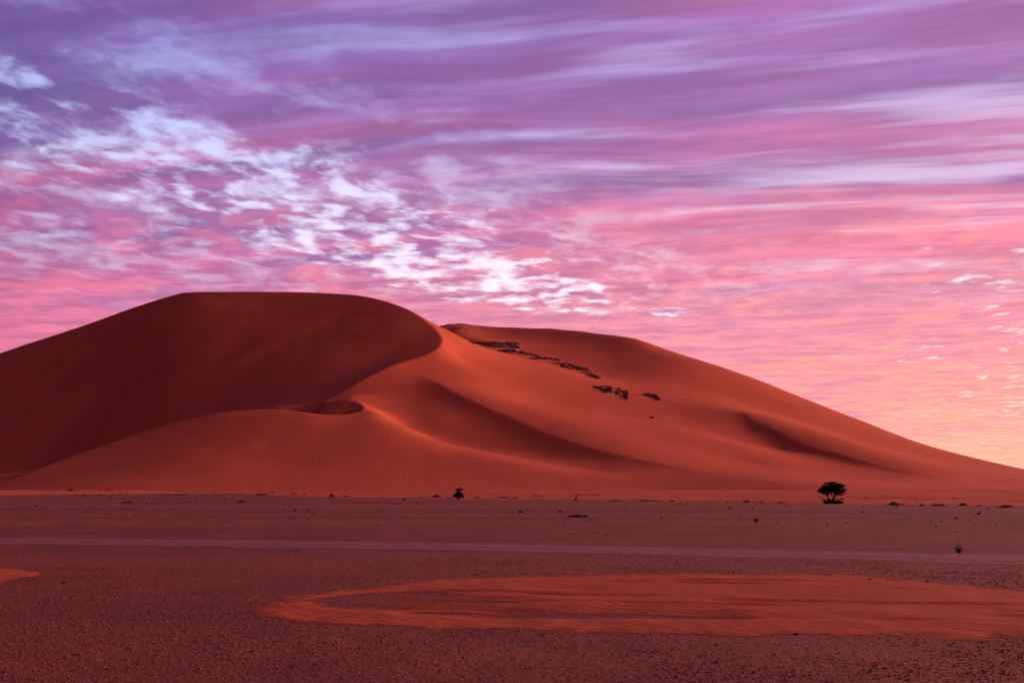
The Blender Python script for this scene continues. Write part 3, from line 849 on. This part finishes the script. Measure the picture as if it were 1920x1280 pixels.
# umbrella acacia
rd = random.Random(5)
g = onground(1562, 944)
ac = tag(empty('acacia_tree', (g[0], g[1], 0)), 'flat-topped acacia tree with several thin stems and a bushy skirt', 'tree')
S = g[1] / FPX                                     # metres per photograph pixel there
pads = []                                          # crown pads: x, height in photo pixels relative to the base
for (x, zz, rx, rz) in [(-4, 37, 14, 4), (10, 37, 12, 3.5), (18, 34, 9, 3.5), (-13, 33, 10, 3), (2, 33, 16, 4), (-19, 26, 8, 2.5), (-11, 27, 9, 3), (9, 26, 11, 4), (16, 23, 7, 3), (-8, 22, 6, 2.5), (-14, 21, 5, 1.8), (6, 20, 6, 2.5), (-3, 30, 14, 4), (8, 31, 13, 4), (-2, 25, 9, 3), (3, 28, 9, 4), (-16, 30, 8, 2.5), (0, 40, 8, 2), (-20, 23, 6, 2), (12, 18, 6, 2), (-9, 17, 4, 1.5), (20, 27, 6, 2.2)]:
    for y_ in (-9, 0, 9):
        pads.append((((x + rd.uniform(-2, 2)) * S, (y_ + rd.uniform(-3, 3)) * S, (zz + rd.uniform(-1, 1) - 1.5) * S), (rx * .75 * S, 8 * S, rz * S)))
for sgn, (bx_, tx_, ty_, tz_) in enumerate([(-3, -14, -5, 25), (-1, -5, 6, 30), (1, 8, -4, 30), (2, 15, 4, 27), (0, 3, 0, 34)]):
    V, F = limb((bx_ * S, 0, -0.05), (tx_ * S, ty_ * S, tz_ * S), 0.075, 0.03, rd)
    mesh_obj('trunk', V, F, M_BARK, ac, True)
    br = []
    for _ in range(5):
        c, r = rd.choice(pads)
        br.append(limb((tx_ * S * .8, ty_ * S * .8, tz_ * S * .8), c, 0.03, 0.008, rd))
    V, F = join(br); mesh_obj('branches', V, F, M_BARK, ac, True)
V, F = leaves(pads, 230, 0.12, rd); mesh_obj('crown', V, F, M_LEAF, ac)
sk = [(((x + rd.uniform(-2, 2)) * S, y_ * S, zz * rd.uniform(.5, 1.3) * S), (rd.uniform(3.5, 6.5) * S, 5 * S, rd.uniform(1.6, 3.4) * S)) for x in (-13, -8, -3, 2, 7, 12) for y_ in (-5, 4) for zz in (2, 5)] + [((17 * S, 0, 9 * S), (5 * S, 4 * S, 1.6 * S)), ((-8 * S, 0, 8 * S), (5 * S, 4 * S, 2.5 * S)), ((-17 * S, 0, 7 * S), (4 * S, 3 * S, 1.2 * S))]
V, F = leaves(sk, 190, 0.11, rd); mesh_obj('skirt_foliage', V, F, M_LEAF, ac)

# second, cone-shaped tree
rd = random.Random(9)
g = onground(860, 936)
S = g[1] / FPX
t2 = tag(empty('bushy_tree', (g[0], g[1], 0)), 'compact cone-shaped bushy tree at the edge of the sand', 'tree')
for a in [(-3, 8), (0, 14), (3, 9)]:
    V, F = limb((a[0] * .4 * S, 0, -.05), (a[0] * S, rd.uniform(-2, 2) * S, a[1] * S), 0.07, 0.02, rd); mesh_obj('trunk', V, F, M_BARK, t2, True)
cl = []
for (x, zz, rx, rz) in [(-7, 6, 6, 2.5), (7, 5.5, 5, 2.5), (0, 5, 7, 3), (-4, 10, 5, 2.8), (4, 10, 5, 3), (0, 13, 5, 3), (0, 16, 3.5, 2.5), (-4, 18.5, 3, 1.5), (3, 20, 3, 1.6), (6, 18, 1.8, 1.2)]:
    for y_ in (-4, 3):
        cl.append(((x * S, y_ * S, zz * S), (rx * S, rx * .8 * S, rz * S)))
V, F = leaves(cl, 380, 0.15, rd); mesh_obj('crown', V, F, M_LEAF, t2)

def hummock(px, py, w, h, label, group=None, scrub=0, seed=0, name='scrub_hummock'):
    """low dark mound of soil bound by dry scrub; sizes in photograph pixels"""
    rd = random.Random(seed * 31 + int(px))
    g = onground(px, py); D = g[1]; S = D / FPX
    W_, H_ = w * S * .5, h * S
    root = tag(empty(name, (g[0], D, 0)), label, 'hummock', group)
    nx2, ny2 = 22, 10
    V, F = [], []
    for j in range(ny2 + 1):
        for i in range(nx2 + 1):
            a = i / nx2 * 2 - 1; b = j / ny2 * 2 - 1
            e = max(0.0, 1 - math.sqrt(a * a + b * b)) ** 0.7
            zz = e * H_ * (0.75 + 1.1 * mnoise.noise(Vector((a * 3 + seed, b * 2, px * .37)))) * 1.25 - 0.05 * (e == 0) - .01
            V.append((a * W_, b * max(W_ * .45, .5), max(zz, -.05)))
    for j in range(ny2):
        for i in range(nx2):
            k = j * (nx2 + 1) + i; F.append((k, k + 1, k + nx2 + 2, k + nx2 + 1))
    root.location.z = apron_z(g[0], D)
    mesh_obj('mound', V, F, M_HUM, root, True)
    if scrub:
        c = [((rd.uniform(-.8, .8) * W_ * .7, rd.uniform(-.3, .3) * W_, H_ * rd.uniform(.3, .9)), (W_ * .3, W_ * .3, H_ * .45)) for _ in range(scrub)]
        V, F = leaves(c, 40, 0.10, rd); mesh_obj('scrub', V, F, M_TWIG, root)
    return root
GH = 'low scrub hummocks along the edge of the plain'
LH = 'low dark scrub hummock on the line where plain meets sand'
for k, a in enumerate([(118, 930.5, 12, 1.6), (210, 933, 13, 2.4), (300, 942.5, 14, 2.5), (425, 941.5, 14, 2.2), (650, 931.5, 22, 1.6), (720, 933, 8, 1.5), (790, 932.5, 10, 2), (843, 934, 12, 2), (895, 934, 16, 2), (945, 934, 44, 2), (968, 935, 18, 1.8),
                       (990, 935.5, 8, 1.5), (1007, 937, 10, 1.6), (1153, 939, 24, 2), (1220, 939, 62, 2.2), (1260, 939.5, 14, 2.8), (1325, 941, 14, 1.6), (1365, 941, 12, 1.8), (1400, 941.5, 17, 4), (1430, 942, 16, 1.8),
                       (1470, 943, 28, 1.6), (1729, 947.5, 14, 3), (1762, 948, 40, 3.6), (1807, 947.5, 26, 4.2), (1836, 948, 12, 2), (1888, 951, 44, 4), (202, 963.5, 14, 2), (241, 963, 9, 2)]):
    sz = 'long low' if a[2] > 35 else ('small low' if a[2] < 15 else 'low')
    if a[1] > 960: wh = 'standing out on the bare plain'
    elif a[0] < 500: wh = 'at the sand edge before the front dune'
    elif a[0] < 860: wh = 'between the low dark bush and the cone-shaped tree'
    elif a[0] < 1080: wh = 'between the cone-shaped tree and the dead snag'
    elif a[0] < 1560: wh = 'between the dead snag and the acacia'
    else: wh = 'beyond the broadest hummock beside the acacia'
    lb = sz + ' dark scrub hummock ' + wh
    hummock(*a, lb, lb.replace('hummock', 'hummocks', 1), 3 if a[2] > 16 else 0, k)
hummock(1679, 946.5, 44, 4.5, 'broadest dark hummock right of the acacia tree', None, 6, 51)
hummock(820, 932.5, 24, 3.6, 'rounded dark hummock just left of the cone-shaped tree', None, 3, 52)
hummock(240, 943, 30, 4.5, 'dark hummock with a low spur, beside a row of stones', None, 5, 53)
hummock(455, 942, 26, 4, 'dark hummock at the end of the row of stones', None, 4, 54)
rd = random.Random(77)
for k in range(34):
    x = rd.uniform(120, 610)
    hummock(x, rd.choice([922.5, 924, 926, 927.5, 929]) + rd.uniform(-.5, .5), rd.uniform(6, 24), rd.uniform(1.0, 2.2), 'thin dark scrub line at the foot of the front dune', 'thin scrub lines at the dune foot', 0, 100 + k)
for k in range(16):
    x = rd.uniform(880, 1900)
    hummock(x, 931 + (x - 880) / 1000 * 9 + rd.uniform(-1, 1.5), rd.uniform(12, 40), rd.uniform(.6, 1.3), 'faint dark scrub streak on the sand apron', 'faint scrub streaks on the sand apron', 0, 200 + k)

def bush(px, py, w, h, label, mat, per, size, seed, stems=14, mound=None, name='desert_bush'):
    rd = random.Random(seed)
    g = onground(px, py); S = g[1] / FPX; W_, H_ = w * S / 2, h * S
    root = tag(empty(name, (g[0], g[1], apron_z(g[0], g[1]))), label, 'bush')
    st = []
    for _ in range(stems):
        a = rd.uniform(0, 6.28); e = rd.uniform(.2, 1)
        st.append(limb((rd.uniform(-.1, .1) * W_, rd.uniform(-.1, .1) * W_, -.02), (math.cos(a) * W_ * e, math.sin(a) * W_ * e, H_ * rd.uniform(.5, 1.0)), H_ * .02, H_ * .007, rd, .15, 3))
    V, F = join(st); mesh_obj('stems', V, F, M_TWIG, root)
    if per:
        c = [((rd.uniform(-.6, .6) * W_, rd.uniform(-.6, .6) * W_, H_ * rd.uniform(.3, .75)), (W_ * .45, W_ * .45, H_ * .3)) for _ in range(7)]
        V, F = leaves(c, per, size, rd); mesh_obj('foliage', V, F, mat, root)
    return root
bush(1418, 980, 11, 9, 'small round dark bush alone on the open plain', M_LEAF, 60, 0.05, 3)
bush(622, 932, 13, 8, 'low dark bush on a mound at the foot of the front dune', M_LEAF, 60, 0.12, 4)
hummock(621, 932.5, 22, 2.5, 'small mound under the low dark bush', None, 0, 55)

# dry tumbleweed near the track: nothing but thin twigs
rd = random.Random(21)
g = onground(1798, 1037); S = g[1] / FPX
tw = tag(empty('dry_bush', (g[0], g[1], 0)), 'wispy dry bush of bare twigs beside the vehicle track', 'bush')
tws = []
for _ in range(230):
    a = rd.uniform(0, 6.28); ph = math.asin(rd.uniform(-.75, 1)); rr = rd.uniform(.6, 1)
    tws.append(limb((rd.gauss(0, .02), rd.gauss(0, .02), rd.uniform(0, 5) * S), (math.cos(a) * math.cos(ph) * rr * 10 * S, math.sin(a) * math.cos(ph) * rr * 10 * S, (10 + 10.5 * rr * math.sin(ph)) * S), 0.0014, 0.0006, rd, .25, 3))
V, F = join(tws); mesh_obj('twigs', V, F, M_TWIG, tw)

# dead snag
rd = random.Random(31)
g = onground(1080, 938); S = g[1] / FPX
sn = tag(empty('dead_snag', (g[0], g[1], apron_z(g[0], g[1]))), 'dead bent snag sticking up from the edge of the sand', 'snag')
V, F = tube([(-1 * S, 0, -.05), (-.5 * S, 0, 3 * S), (1 * S, 0, 6 * S), (2.2 * S, 0, 8.5 * S), (1.2 * S, 0, 10 * S)], [2.0 * S, 1.4 * S, 1.0 * S, .7 * S, .3 * S]); mesh_obj('stem', V, F, M_BARK, sn, True)
V, F = tube([(1.2 * S, 0, 6 * S), (3.6 * S, 0, 8.6 * S)], [.6 * S, .25 * S]); mesh_obj('branch', V, F, M_BARK, sn, True)
V, F = join([limb((0, 0, 0), (dx_ * S, rd.uniform(-2, 2) * S, 1.6 * S), .8 * S, .2 * S, rd) for dx_ in (-4, 4.5, 6)]); mesh_obj('root', V, F, M_BARK, sn, True)
